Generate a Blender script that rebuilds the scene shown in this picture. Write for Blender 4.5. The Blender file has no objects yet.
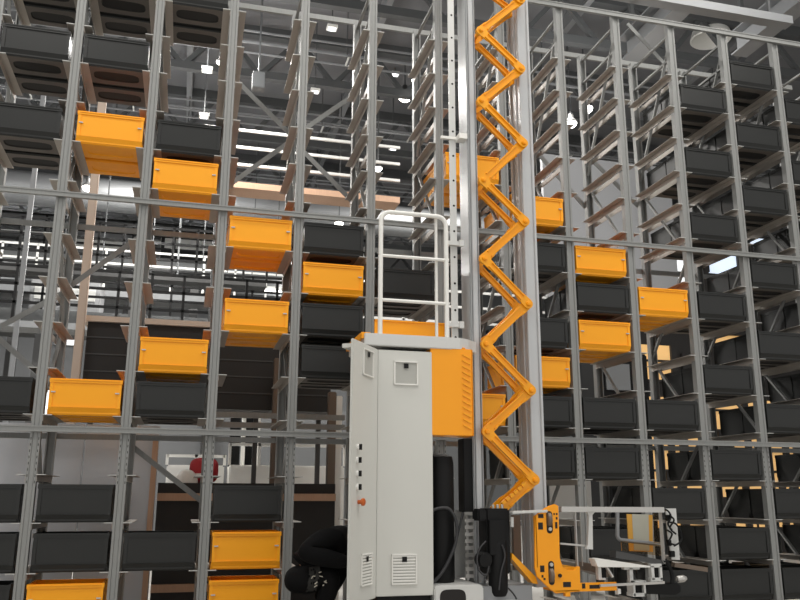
import bpy, bmesh, math, random
from mathutils import Vector, Matrix, Euler
random.seed(7)
C = bpy.context.scene.collection
PI = math.pi

# ------------------------------------------------------------------ camera model
YAW, PITCH, ROLL, F = 0.255948, 0.237130, 0.003171, 809.86
CZ = 1.25
RY = 7.3                      # front plane of the rack
fw = Vector((math.sin(YAW)*math.cos(PITCH), math.cos(YAW)*math.cos(PITCH), math.sin(PITCH)))
r0 = Vector((math.cos(YAW), -math.sin(YAW), 0)); u0 = r0.cross(fw)
rt = r0*math.cos(ROLL) + u0*math.sin(ROLL)
up = -r0*math.sin(ROLL) + u0*math.cos(ROLL)
cam = bpy.data.objects.new('camera', bpy.data.cameras.new('camera')); C.objects.link(cam)
cam.matrix_world = Matrix(((rt.x, up.x, -fw.x, 0), (rt.y, up.y, -fw.y, 0), (rt.z, up.z, -fw.z, CZ), (0, 0, 0, 1)))
cam.data.sensor_width = 36; cam.data.sensor_fit = 'HORIZONTAL'; cam.data.lens = F/800*36
cam.data.clip_end = 200
bpy.context.scene.camera = cam

def at(x, y, Y):
    """survey helper: where the sight line of a measured point meets the depth Y"""
    d = rt*((x-400)/F) + up*((300-y)/F) + fw
    d = d*(Y/d.y)
    return Vector((d.x, Y, d.z+CZ))

# ------------------------------------------------------------------ materials
def lin(c):
    return tuple((v/255/12.92 if v/255 <= .04045 else ((v/255+.055)/1.055)**2.4) for v in c)
M = {}
def mat(name, rgb, rough=.5, metal=0., noise=.08, nscale=6., spec=.5, bump=0., stretch=None):
    m = bpy.data.materials.new(name); m.use_nodes = True
    nt = m.node_tree; b = nt.nodes['Principled BSDF']
    b.inputs['Roughness'].default_value = rough; b.inputs['Metallic'].default_value = metal
    b.inputs['Specular IOR Level'].default_value = spec
    tc = nt.nodes.new('ShaderNodeTexCoord'); n = nt.nodes.new('ShaderNodeTexNoise')
    n.inputs['Scale'].default_value = nscale; n.inputs['Detail'].default_value = 4
    if stretch:
        mp = nt.nodes.new('ShaderNodeMapping'); mp.inputs['Scale'].default_value = stretch
        nt.links.new(tc.outputs['Object'], mp.inputs['Vector']); nt.links.new(mp.outputs['Vector'], n.inputs['Vector'])
    else:
        nt.links.new(tc.outputs['Object'], n.inputs['Vector'])
    mx = nt.nodes.new('ShaderNodeMix'); mx.data_type = 'RGBA'
    c = lin(rgb)
    mx.inputs[6].default_value = (*[max(0, v*(1-noise)) for v in c], 1)
    mx.inputs[7].default_value = (*[min(1, v*(1+noise)) for v in c], 1)
    nt.links.new(n.outputs['Fac'], mx.inputs[0]); nt.links.new(mx.outputs[2], b.inputs['Base Color'])
    if bump:
        bp = nt.nodes.new('ShaderNodeBump'); bp.inputs['Strength'].default_value = bump; bp.inputs['Distance'].default_value = .01
        nt.links.new(n.outputs['Fac'], bp.inputs['Height']); nt.links.new(bp.outputs['Normal'], b.inputs['Normal'])
    M[name] = m
    return m
def emis(name, rgb, strength):
    m = bpy.data.materials.new(name); m.use_nodes = True; nt = m.node_tree
    b = nt.nodes['Principled BSDF']; b.inputs['Base Color'].default_value = (*lin(rgb), 1)
    b.inputs['Emission Color'].default_value = (*lin(rgb), 1); b.inputs['Emission Strength'].default_value = strength
    M[name] = m
mat('galvanised', (140, 141, 139), .5, .2, .12, 9, stretch=(8, 8, .6))
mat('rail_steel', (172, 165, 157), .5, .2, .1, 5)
mat('rail_edge', (190, 190, 187), .4, .2, .05)  # lighter steel paints the lit highlight on rail lips; also pale label clips
mat('orange_plastic', (255, 168, 0), .5, 0, .04, 3)
mat('black_plastic', (34, 35, 34), .42, 0, .15, 4, spec=.4)
mat('bin_base_bounce', (96, 90, 84), .6, 0, .1, 6)  # paler than the black plastic, floor bounce put into the colour
mat('bin_recess_shade', (30, 29, 28), .7, 0, .1, 6)  # darker material paints occlusion shade into the recess
mat('orange_paint', (252, 162, 0), .38, 0, .05, 3)
mat('orange_arm', (243, 164, 6), .4, 0, .07, 5)
mat('cabinet_grey', (206, 206, 200), .45, 0, .015, 2)
mat('mast_grey', (188, 190, 191), .32, .08, .05, 3, stretch=(6, 6, .5))
mat('light_paint', (206, 206, 203), .4, .1, .04, 4)
mat('white_paint', (232, 231, 226), .4, 0, .03, 4)
mat('matte_black', (8, 8, 9), .6, 0, .15, 6, spec=.3)
mat('rubber', (48, 48, 50), .5, 0, .1, 8)
mat('dark_slot', (24, 20, 18), .7, 0, .1, 6)
mat('aluminium', (190, 188, 184), .32, .55, .06, 8)
mat('dark_steel', (74, 74, 74), .5, .3, .12, 6)
mat('wall_grey', (120, 122, 124), .6, 0, .06, 1.2)
mat('ceiling_grey', (112, 113, 116), .7, 0, .1, 1.5)
mat('truss_grey', (84, 86, 87), .55, .1, .1, 3)
mat('duct_grey', (142, 144, 146), .45, .3, .06, 2)
mat('beige_steel', (205, 186, 170), .5, 0, .06, 3)
mat('wood', (188, 152, 126), .55, 0, .15, 5, stretch=(12, 12, 1))
mat('dark_panel', (30, 27, 25), .6, 0, .15, 2)
mat('floor_concrete', (186, 183, 177), .35, 0, .08, 1.5)
mat('gloss_panel', (184, 186, 190), .28, .2, .06, 1)
mat('white_wall', (150, 151, 153), .6, 0, .04, 1)
mat('cloth_black', (10, 10, 11), .9, 0, .2, 20, bump=.5, spec=.2)
mat('cloth_jeans', (12, 12, 13), .9, 0, .25, 14, bump=.5, spec=.2)
mat('worn_grey', (40, 39, 37), .9, 0, .6, 40)
mat('patch_grey', (190, 184, 170), .8, 0, .35, 30)
mat('skin', (205, 155, 128), .5, 0, .05, 6)
mat('hair', (35, 26, 20), .7, 0, .2, 20)
mat('red_cloth', (180, 40, 48), .6, 0, .12, 8)
mat('brown_steel', (112, 98, 86), .45, .3, .08, 4)
mat('knob_red', (190, 92, 34), .4, 0, .05)
mat('tan_board', (214, 160, 66), .5, 0, .06)
mat('sheet_grey', (176, 176, 164), .5, 0, .04)
mat('vent_grey', (176, 176, 170), .6, 0, .03)
emis('lamp_glow', (255, 252, 245), 9)
emis('strip_glow', (245, 248, 255), 3.0)
emis('warm_window', (228, 182, 118), .5)
emis('cool_window', (206, 220, 238), .9)
emis('day_window', (235, 238, 240), 1.0)
g = bpy.data.materials.new('tinted_acrylic'); g.use_nodes = True
_b = g.node_tree.nodes['Principled BSDF']
_b.inputs['Base Color'].default_value = (.80, .62, .42, 1); _b.inputs['Transmission Weight'].default_value = 1
_b.inputs['Roughness'].default_value = .05; _b.inputs['IOR'].default_value = 1.15
M['tinted_acrylic'] = g

# ------------------------------------------------------------------ mesh builder
class MB:
    def __init__(s): s.bm = bmesh.new(); s.mi = 0
    def _add(s, pts, faces):
        vs = [s.bm.verts.new(p) for p in pts]
        for f in faces:
            try:
                fc = s.bm.faces.new([vs[i] for i in f]); fc.material_index = s.mi
            except ValueError: pass
        return s
    def box(s, x0, x1, y0, y1, z0, z1):
        P = [(x, y, z) for z in (z0, z1) for y in (y0, y1) for x in (x0, x1)]
        return s._add(P, [(0, 2, 3, 1), (4, 5, 7, 6), (0, 1, 5, 4), (2, 6, 7, 3), (0, 4, 6, 2), (1, 3, 7, 5)])
    def obox(s, c, size, rot):
        m = Euler(rot).to_matrix(); h = Vector(size)/2; c = Vector(c)
        P = [c + m @ Vector((x*h.x, y*h.y, z*h.z)) for z in (-1, 1) for y in (-1, 1) for x in (-1, 1)]
        return s._add(P, [(0, 2, 3, 1), (4, 5, 7, 6), (0, 1, 5, 4), (2, 6, 7, 3), (0, 4, 6, 2), (1, 3, 7, 5)])
    def bar(s, a, b, w, h, hint=(0, 0, 1)):
        a, b = Vector(a), Vector(b); d = (b-a).normalized(); hv = Vector(hint)
        if abs(d.dot(hv)) > .98: hv = Vector((0, 1, 0))
        e = d.cross(hv).normalized(); n = e.cross(d)
        P = [q + e*sx*w/2 + n*sz*h/2 for q in (a, b) for sx, sz in ((-1, -1), (1, -1), (1, 1), (-1, 1))]
        return s._add(P, [(3, 2, 1, 0), (4, 5, 6, 7), (0, 1, 5, 4), (1, 2, 6, 5), (2, 3, 7, 6), (3, 0, 4, 7)])
    def tube(s, pts, r, n=10):
        pts = [Vector(p) for p in pts]; rings = []
        for i, p in enumerate(pts):
            d = (pts[min(i+1, len(pts)-1)] - pts[max(i-1, 0)]).normalized()
            hv = Vector((0, 1, 0)) if abs(d.y) < .9 else Vector((0, 0, 1))
            e = d.cross(hv).normalized(); q = e.cross(d)
            rings.append([p + e*r*math.cos(2*PI*k/n) + q*r*math.sin(2*PI*k/n) for k in range(n)])
        P = [v for rg in rings for v in rg]; fs = []
        for i in range(len(pts)-1):
            for k in range(n):
                fs.append((i*n+k, i*n+(k+1) % n, (i+1)*n+(k+1) % n, (i+1)*n+k))
        fs.append(tuple(range(n))[::-1]); fs.append(tuple(range((len(pts)-1)*n, len(pts)*n)))
        return s._add(P, fs)
    def lathe(s, prof, c=(0, 0, 0), axis=(0, 0, 1), n=20):
        ax = Vector(axis).normalized(); hv = Vector((1, 0, 0)) if abs(ax.x) < .9 else Vector((0, 1, 0))
        e = ax.cross(hv).normalized(); q = ax.cross(e); c = Vector(c); P = []; fs = []
        for r, z in prof:
            for k in range(n): P.append(c + ax*z + e*max(r, 1e-4)*math.cos(2*PI*k/n) + q*max(r, 1e-4)*math.sin(2*PI*k/n))
        for i in range(len(prof)-1):
            for k in range(n): fs.append((i*n+k, i*n+(k+1) % n, (i+1)*n+(k+1) % n, (i+1)*n+k))
        fs.append(tuple(range(n))[::-1]); fs.append(tuple(range((len(prof)-1)*n, len(prof)*n)))
        return s._add(P, fs)
    def prism(s, poly, off):
        """poly: list of 3-D points, extruded by the vector off"""
        n = len(poly); off = Vector(off); P = [Vector(p) for p in poly] + [Vector(p)+off for p in poly]
        fs = [tuple(range(n)), tuple(range(2*n-1, n-1, -1))] + [(i, i+n, (i+1) % n+n, (i+1) % n) for i in range(n)]
        return s._add(P, fs)
    def mesh(s, name, mats, bevel=0, smooth=False):
        bmesh.ops.recalc_face_normals(s.bm, faces=s.bm.faces)
        if bevel:
            ed = [e for e in s.bm.edges if len(e.link_faces) == 2 and e.calc_face_angle(0) > .6]
            bmesh.ops.bevel(s.bm, geom=ed, offset=bevel, segments=2, affect='EDGES', clamp_overlap=True)
        if smooth:
            for f in s.bm.faces: f.smooth = True
        me = bpy.data.meshes.new(name); s.bm.to_mesh(me); s.bm.free()
        for m in (mats if isinstance(mats, (list, tuple)) else [mats]): me.materials.append(M[m])
        if smooth:
            try: me.set_sharp_from_angle(angle=math.radians(40))
            except Exception: pass
        return me
    def build(s, name, mats, parent=None, bevel=0, smooth=False):
        return link(name, s.mesh(name, mats, bevel, smooth), parent)
def link(name, me, parent=None, loc=(0, 0, 0), rot=(0, 0, 0)):
    o = bpy.data.objects.new(name, me); C.objects.link(o); o.location = loc; o.rotation_euler = rot
    if parent: 
        o.parent = parent
        if me is not None and parent.get('_abs'):     # parts drawn in world coordinates
            o.location = Vector(loc) - Vector(parent['_abs'])
    return o
def tag(o, label, cat, group=None, kind=None):
    o['label'] = label; o['category'] = cat
    if group: o['group'] = group
    if kind: o['kind'] = kind
    return o
def thing(name, label, cat, loc=(0, 0, 0), group=None, absolute=True, rot=(0, 0, 0)):
    o = bpy.data.objects.new(name, None); C.objects.link(o); o.location = loc; o.rotation_euler = rot
    o.empty_display_size = .1
    if absolute: o['_abs'] = list(loc)
    return tag(o, label, cat, group)
def sub(name, mb, mats, parent, bevel=0, smooth=False):
    """a sub-part drawn in the same coordinates as its (unrotated) parent part"""
    return link(name, mb.mesh(name, mats, bevel, smooth), parent)
def struct(o): o['kind'] = 'structure'; return o
ORD = ['first', 'second', 'third', 'fourth', 'fifth', 'sixth', 'seventh', 'eighth', 'ninth', 'tenth', 'eleventh', 'twelfth', 'thirteenth', 'fourteenth', 'fifteenth']

# ------------------------------------------------------------------ setting: hall shell
struct(MB().box(-22, 26, -3, 34, -.1, 0).build('floor', 'floor_concrete'))
struct(MB().box(-22, 26, -3, 34, 10.5, 10.6).build('ceiling', 'ceiling_grey'))
struct(MB().box(-22, 26, 34, 34.2, 0, 10.5).build('wall_back', 'wall_grey'))
struct(MB().box(-22.2, -22, -3, 34, 0, 10.5).build('wall_left', 'wall_grey'))
struct(MB().box(26, 26.2, -3, 34, 0, 10.5).build('wall_right', 'wall_grey'))

# ------------------------------------------------------------------ rack
PIT, S0 = 0.70346, -1.19615
LEV = [.25, .64, 1.028, 1.412, 1.90, 2.29, 2.685, 3.08, 3.475, 3.97, 4.355, 4.74, 5.135, 5.52, 5.91]
def px_(i): return S0 + PIT*i
TOPZ = 6.62
def upright_mesh(name, h, slots):
    b = MB()
    w, d, t = .040, .070, .012
    prof = [(-w, 0), (-w+.018, 0), (-w+.024, .010), (w-.024, .010), (w-.018, 0), (w, 0), (w, d), (w-.012, d), (w-.012, .022), (-w+.012, .022), (-w+.012, d), (-w, d)]
    b.prism([(x, y, 0) for x, y in prof], (0, 0, h))
    b.mi = 1
    if slots:
        z = 1.34
        while z < 1.74:
            for sx in (-1, 1): b.box(sx*.030-.003, sx*.030+.003, -.0008, .002, z, z+.02)
            z += .05
    return b.mesh(name, ['galvanised', 'dark_slot'])
up_front = upright_mesh('upright', TOPZ, True); up_rear = upright_mesh('upright_rear', TOPZ-.1, False)
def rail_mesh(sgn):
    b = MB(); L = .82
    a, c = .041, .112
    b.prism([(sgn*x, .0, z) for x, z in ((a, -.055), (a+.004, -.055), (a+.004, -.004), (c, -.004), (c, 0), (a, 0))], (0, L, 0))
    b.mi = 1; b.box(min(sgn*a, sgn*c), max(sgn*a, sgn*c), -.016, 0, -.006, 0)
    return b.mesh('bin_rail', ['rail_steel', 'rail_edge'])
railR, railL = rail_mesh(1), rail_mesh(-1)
foot_me = MB().box(-.06, .06, -.02, .09, 0, .012).mesh('foot_plate', 'dark_steel')
def brace_mesh(z0, y0, z1, y1):
    return MB().bar((0, y0, z0), (0, y1, z1), .022, .03, (1, 0, 0)).mesh('depth_brace', 'galvanised')
zz = [(.15, .05, .95, .85), (1.0, .85, 1.85, .05), (1.9, .05, 2.75, .85), (2.8, .85, 3.75, .05), (3.8, .05, 4.75, .85), (4.8, .85, 5.1, .6), (4.95, .85, 6.4, .05)]
zz = [(.15, .05, .95, .85), (1.0, .85, 1.85, .05), (1.9, .05, 2.75, .85), (2.8, .85, 3.75, .05), (3.8, .05, 4.8, .85), (4.95, .85, 6.35, .05), (6.45, .05, 6.45, .85), (6.15, .05, 6.15, .85)]
brace_me = [brace_mesh(*z) for z in zz]
NF = 14
for i in range(-1, 13):
    n = i+1
    lab = ('galvanised upright rack frame at the far left edge' if n == 0 else
           '%s galvanised upright rack frame from the left, carrying bin rails' % ORD[n] if n < 7 else
           '%s galvanised upright rack frame from the right, carrying bin rails' % ORD[13-n])
    f = thing('rack_frame', lab, 'rack frame', (px_(i), RY, 0), 'upright frames of the bin rack', absolute=False)
    link('upright', up_front, f, (0, 0, .0)); link('upright', up_rear, f, (0, .89, 0), (0, 0, PI))
    for bm_ in brace_me: link('depth_brace', bm_, f)
    for z in LEV:
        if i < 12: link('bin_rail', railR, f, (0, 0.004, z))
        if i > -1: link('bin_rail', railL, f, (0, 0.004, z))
X0, X1 = px_(-1)-.3, px_(12)+.3
for z, h, nm in ((1.78, .05, 'lower'), (3.835, .05, 'middle'), (6.56, .06, 'top')):
    tag(MB().box(X0, X1, RY-.028, RY-.001, z-h/2, z+h/2).box(X0, X1, RY-.034, RY-.028, z-h/2, z-h/2+.012).box(X0, X1, RY-.034, RY-.028, z+h/2-.012, z+h/2).build('rack_beam', 'galvanised'),
        'long steel rail bolted across the rack front, %s of the three' % nm, 'beam', 'horizontal rails of the rack front')
    tag(MB().box(X0, X1, RY+.891, RY+.92, z-h/2, z+h/2).build('rack_beam', 'galvanised'),
        'long steel rail along the rack back, behind the %s front rail' % nm, 'beam', 'horizontal rails of the rack back')

# cross braces in the back plane of the rack
YB = RY+.893
for (x0, y0, x1, y1, l) in ((238, 82, 284, 128, 'upper diagonal tie left of the fifth upright'), (284, 146, 236, 180, 'lower diagonal tie left of the fifth upright'),
                            (303, 130, 354, 95, 'upper diagonal tie right of the fifth upright'), (304, 152, 350, 199, 'lower diagonal tie right of the fifth upright'),
                            (-4, 336, 40, 375, 'diagonal tie falling to the left orange bin'), (-4, 329, 46, 302, 'diagonal tie rising near the left edge'),
                            (134, 448, 204, 503, 'dark diagonal tie above the counter behind the rack'), (70, 286, 104, 262, 'short diagonal tie behind the second upright'),
    (535, 150, 557, 175, 'falling diagonal tie just right of the masts'), (592, 160, 619, 187, 'falling diagonal tie above the upper right orange bin'), (632, 155, 680, 197, 'falling diagonal tie left of the upper black bins'), (625, 21, 660, 59, 'falling diagonal tie under the roof girder')):
    a, c = at(x0, y0, YB), at(x1, y1, YB); sl = (c.z-a.z)/(c.x-a.x)
    i0, i1 = round((a.x-S0)/PIT), round((c.x-S0)/PIT)
    if i0 == i1: i1 = i0 + (1 if c.x > a.x else -1)
    qa = Vector((px_(i0), YB, a.z+sl*(px_(i0)-a.x))); qc = Vector((px_(i1), YB, a.z+sl*(px_(i1)-a.x)))
    tag(MB().bar(qa, qc, .05, .012, (0, 1, 0)).build('cross_brace', 'galvanised'),
        'steel ' + l, 'brace', 'diagonal ties at the rack back')

# ------------------------------------------------------------------ bins
def bin_meshes(kind):
    w, d, h = .292, .39, .305
    b = MB()
    def rect(hw, y0, y1, z): return [(-hw, y0, z), (hw, y0, z), (hw, y1, z), (-hw, y1, z)]
    loops = [rect(w-.010, .034, d-.034, .0), rect(w-.009, .010, d-.008, .06), rect(w-.005, .005, d-.004, .27), rect(w-.012, .013, d-.012, .27), rect(w-.02, .02, d-.02, .012)]
    P = [p for l in loops for p in l]
    fs = [(i*4+k, i*4+(k+1) % 4, (i+1)*4+(k+1) % 4, (i+1)*4+k) for i in range(4) for k in range(4)] + [(16, 17, 18, 19)]
    b._add(P, fs)
    # underside with a long oval recess; black bins carry painted bounce and shade
    N = 32; hw, y0, y1 = w-.010, .034, d-.034; cy = (y0+y1)/2; hy = (y1-y0)/2
    outer, inner, deep = [], [], []
    for k in range(N):
        a = 2*PI*(k+.5)/N; ca, sa = math.cos(a), math.sin(a)
        s = min(hw/max(abs(ca)*hw/hy, 1e-6) if False else 1e9, 1e9)
        dx, dy = ca*hw, sa*hy
        m = max(abs(dx)/hw, abs(dy)/hy); outer.append((dx/m, cy+dy/m, 0))
        q = (abs(ca)**4 + abs(sa)**4)**(-.25)
        inner.append((.205*ca*q, cy+.085*sa*q, 0)); deep.append((.195*ca*q, cy+.075*sa*q, .011))
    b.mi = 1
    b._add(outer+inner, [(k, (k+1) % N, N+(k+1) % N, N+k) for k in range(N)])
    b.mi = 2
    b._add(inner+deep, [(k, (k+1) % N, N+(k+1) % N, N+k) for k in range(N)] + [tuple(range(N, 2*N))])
    b.mi = 0
    # front and back: raised foot band and end ribs around a recessed panel
    for (ya, yb) in ((-.0, .010), (d-.008, d)):
        yo, yi = (ya, ya+.034) if ya < .1 else (yb, yb-.034)
        b.prism([(-w+.006, yo, .062), (-w+.006, yi, .062), (-w+.006, yi, .0)], (2*w-.012, 0, 0))
        for sx in (-1, 1): b.box(min(sx*(w-.006), sx*(w-.034)), max(sx*(w-.006), sx*(w-.034)), ya, yb, .062, .27)
        b.box(-w+.034, w-.034, ya+.002, yb-.001, .064, .07)
    for sx in (-1, 1):
        b.box(min(sx*(w-.006), sx*w), max(sx*(w-.006), sx*w), .03, d-.03, .0, .05)
    m0 = {'black': ['black_plastic', 'bin_base_bounce', 'bin_recess_shade'], 'orange': ['orange_plastic', 'orange_plastic', 'orange_plastic']}[kind]
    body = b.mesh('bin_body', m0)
    r = MB()
    o = rect(w, -.004, d+.002, .27); o2 = rect(w, -.004, d+.002, .305); i2 = rect(w-.022, .02, d-.02, .305); i1 = rect(w-.012, .013, d-.012, .27)
    P = o+o2+i2+i1
    r._add(P, [(a*4+k, a*4+(k+1) % 4, ((a+1) % 4)*4+(k+1) % 4, ((a+1) % 4)*4+k) for a in range(4) for k in range(4)])
    r.box(-w+.02, w-.02, -.009, -.003, .288, .298)
    rim = r.mesh('bin_rim', m0[0], bevel=.002)
    clip = MB().box(-.017, .017, -.006, .008, 0, .010).mesh('label_clip', 'rail_edge')
    return body, rim, clip
BM = {k: bin_meshes(k) for k in ('black', 'orange')}
def make_bin(kind, label, group, loc):
    t = thing('storage_bin', label, 'bin', loc, group, absolute=False)
    body, rim, clip = BM[kind]
    link('bin_body', body, t); link('bin_rim', rim, t)
    if kind == 'orange':
        for sx in (-1, 1): link('label_clip', clip, t, (sx*.255, -.002, .185))
    return t
K, O = 'black', 'orange'
SL = {-1: {0: K, 1: K, 2: K, 4: K, 10: K, 12: K, 14: K},
      0: {0: O, 1: K, 2: K, 4: O, 10: O, 12: K, 14: K},
      1: {1: K, 4: K, 5: O, 9: O, 10: K, 14: K},
      2: {0: O, 1: O, 2: K, 6: O, 8: O},
      3: {5: K, 6: K, 7: O, 8: K},
      4: {7: K},
      5: {4: O, 10: O},
      6: {3: K, 4: K, 5: O, 6: K, 8: K, 9: O},
      7: {1: K, 3: K, 4: K, 6: O, 7: K, 8: O},
      8: {0: K, 2: K, 4: K, 7: O},
      9: {0: K, 1: K, 3: K, 5: K, 7: K, 9: K, 11: K, 13: K},
      10: {0: K, 2: K, 4: K, 6: K, 8: K, 10: K, 12: K, 14: K},
      11: {1: K, 3: K, 5: K, 7: K, 9: K, 11: K, 13: K}}
for bay, col in SL.items():
    x = px_(bay) + PIT/2
    bl = '%s bay from the left' % ORD[bay+1] if bay < 6 else '%s bay from the right' % ORD[11-bay]
    for lv, kind in col.items():
        if lv <= 3: ll = '%s shelf below the lower rail' % ORD[3-lv]
        elif lv <= 8: ll = '%s shelf above the lower rail' % ORD[lv-4]
        else: ll = '%s shelf above the middle rail' % ORD[lv-9]
        cn = 'orange' if kind == O else 'black'
        jit = random.uniform(-.006, .006)
        make_bin(kind, 'front %s bin, %s, %s' % (cn, bl, ll), '%s bins in the front row' % cn, (x+jit, RY+.002+random.uniform(0, .006), LEV[lv]))
        if lv >= 4 or bay >= 6:
            make_bin(kind, 'rear %s bin, %s, %s' % (cn, bl, ll), '%s bins in the rear row' % cn, (x+jit, RY+.412, LEV[lv]))

# ------------------------------------------------------------------ stacker crane
CY = 6.0
cr = thing('stacker_crane', 'light grey stacker crane with twin masts, railed platform and orange cover before the rack', 'crane', (2.3, 6.2, 0))
b = MB(); b.box(2.255, 2.335, 6.25, 6.50, .55, 7.6); b.box(2.249, 2.256, 6.262, 6.275, .55, 7.6); b.box(2.262, 2.272, 6.243, 6.25, .55, 7.6); b.box(2.318, 2.328, 6.243, 6.25, .55, 7.6)
m1 = b.build('mast', 'mast_grey', cr, bevel=.004)
b = MB(); b.box(2.752, 2.868, 6.25, 6.50, .55, 7.6); b.box(2.752, 2.775, 6.235, 6.25, .55, 7.6); b.box(2.845, 2.868, 6.235, 6.25, .55, 7.6); b.box(2.740, 2.752, 6.30, 6.33, .55, 7.6); b.box(2.740, 2.752, 6.42, 6.45, .55, 7.6)
m2 = b.build('mast', 'mast_grey', cr, bevel=.004)
MB().box(2.2, 2.92, 6.2, 6.55, 7.6, 7.75).build('top_beam', 'mast_grey', cr, bevel=.01)
# perforated strip along the left mast
b = MB(); sx0, sx1 = 2.150, 2.205
sx0 = at(450, 200, 6.34).x; sx1 = at(456.5, 200, 6.34).x
b.box(sx0, sx1, 6.34, 6.352, 2.40, 7.6); b.box(sx1-.006, sx1, 6.352, 6.40, 2.40, 7.6)
b.mi = 1; z = at(453, 310, 6.34).z
for k in range(-1, 20):
    zc = z + k*.2337
    if zc < 7.5 and zc > 2.45: b.lathe([(.010, 0), (.010, .002)], ((sx0+sx1)/2+.005, 6.3385, zc), (0, 1, 0), 10)
b.build('perforated_strip', ['light_paint', 'dark_slot'], cr)
for yy in (243.5, 325): 
    q = at(448, yy, 6.33); b = MB(); b.box(q.x-.02, q.x+.13, 6.30, 6.345, q.z-.018, q.z+.018); b.box(q.x+.09, q.x+.13, 6.29, 6.31, q.z-.028, q.z+.03); b.build('strip_bracket', 'light_paint', cr)
b = MB(); q = at(441, 137, 6.33); b.box(q.x, q.x+.14, 6.32, 6.345, q.z-.012, q.z+.012); b.box(q.x+.14, q.x+.215, 6.24, 6.345, q.z-.03, q.z+.02)
b.build('strip_bracket', 'white_paint', cr)
# base
zb = at(480, 584, CY).z
b = MB(); b.box(1.83, 2.50, 5.98, 6.5, .14, zb-.12); b.prism([(1.83, 5.97, zb-.12), (1.83, 5.97, zb-.02), (1.85, 5.97, zb), (2.19, 5.97, zb), (2.21, 5.97, zb-.02), (2.21, 5.97, zb-.12)], (0, .53, 0))
b.box(1.42, 3.9, 6.1, 6.45, .14, .40)
MB().box(2.215, 2.62, 6.02, 6.5, .3, zb-.02).build('base_plate', 'duct_grey', cr, bevel=.005)
base = b.build('base_beam', 'light_paint', cr, bevel=.008)
b = MB(); e0 = at(453, 598, 5.968)
b.prism([(e0.x+.10*math.copysign(abs(math.cos(a))**.5, math.cos(a)), 5.966, e0.z-.01+.07*math.copysign(abs(math.sin(a))**.6, math.sin(a))) for a in [2*PI*k/24 for k in range(24)]], (0, .004, 0))
sub('base_opening', b, 'dark_slot', base)
b = MB()
for xx in (1.6, 3.7): b.lathe([(.12, 0), (.14, .02), (.14, .08), (.12, .1)], (xx, 6.22, .14), (0, 1, 0), 24)
sub('travel_wheel', b, 'dark_steel', base, smooth=True)
b = MB().box(-1.9, 7, 6.235, 6.305, 0, .002); b.box(-1.9, 7, 6.26, 6.28, .0, .01)
tag(b.build('floor_rail', 'dark_steel'), 'flat steel guide rail on the floor under the crane', 'rail')
# platform ring
zt, zl = at(420, 336, CY).z, at(420, 348, CY).z
b = MB(); xr = at(472, 342, CY).x
pl = [(1.285, 5.98), (1.95, 5.98), (2.06, 5.99), (xr-.02, 6.03), (xr+.03, 6.08), (2.245, 6.12), (2.245, 6.60), (1.285, 6.60)]
b.prism([(x, y, zl) for x, y in pl], (0, 0, zt-zl))
plat = b.build('platform', 'light_paint', cr, bevel=.006)
b = MB(); q = at(456.5, 343.5, CY+.015); b.lathe([(.022, 0), (.022, .006)], (q.x, 5.992, q.z), (0, 1, 0), 20); sub('platform_hole', b, 'dark_slot', plat)
b = MB(); q = at(361, 335.5, 6.02); b.box(q.x, q.x+.07, 6.0, 6.62, zt-.04, zt+.008); sub('corner_plate', b, 'orange_paint', plat)
q0, q1 = at(374.5, 337, 6.5), at(447, 323.5, 6.5)
b = MB().box(q0.x, q1.x, 6.5, 6.515, zt, q1.z); b.box(q0.x, q1.x, 6.49, 6.53, q1.z-.012, q1.z)
b.build('toe_board', 'orange_paint', cr)
# railing
yr = 6.02
def P(x, y, Y=yr): return at(x, y, Y)
zr_t = P(410, 214).z; xl, xrr = P(380.5, 280).x, P(446.5, 280).x
b = MB(); rr = .019; R = .075
pts = [(xl, yr, zl+.03), (xl, yr, zr_t-R)] + [(xl+R-R*math.cos(a), yr, zr_t-R+R*math.sin(a)) for a in [PI/2*k/6 for k in range(1, 7)]] + \
      [(xrr-R+R*math.sin(a), yr, zr_t-R+R*math.cos(a)) for a in [PI/2*k/6 for k in range(0, 7)]] + [(xrr, yr, zl+.02)]
b.tube(pts, rr, 12)
rail = b.build('guard_rail', 'white_paint', cr, smooth=True)
for yy in (257.5, 301.5):
    z = P(410, yy).z; sub('cross_bar', MB().tube([(xl, yr, z), (xrr+.02, yr, z)], .014, 10), 'white_paint', rail, smooth=True)
x5 = P(437.3, 270).x
sub('rail_post', MB().tube([(x5, yr+.03, zt), (x5, yr+.03, zr_t-.01)], .013, 10), 'white_paint', rail, smooth=True)
# orange cover with louvres
ox0, ox1 = at(430.5, 390, CY).x, at(474, 390, CY).x; oz1, oz0 = at(450, 348.5, CY).z, at(450, 435.5, CY).z
b = MB()
b.box(ox0, ox1-.02, CY-.01, CY+.005, oz0, oz1); b.prism([(ox1-.02, CY-.01, oz0), (ox1, CY+.015, oz0), (ox1, CY+.2, oz0), (ox1-.015, CY+.2, oz0), (ox1-.015, CY+.02, oz0), (ox1-.02, CY+.005, oz0)], (0, 0, oz1-oz0))
b.box(ox0, ox0+.015, CY, CY+.2, oz0, oz1); b.box(ox0, ox1-.02, CY, CY+.2, oz0, oz0+.01)
for xx in (.05, .12, .26): b.box(ox0+xx, ox0+xx+.03, CY-.008, CY+.003, oz1, oz1+.012)
cov = b.build('side_cover', 'orange_paint', cr, bevel=.004)
b = MB()
for k in range(13):
    z = oz1-.06-k*.046
    b.obox((ox1-.065, CY-.013, z), (.075, .010, .011), (0, .45, 0))
sub('louvre', b, 'orange_arm', cov)
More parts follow.
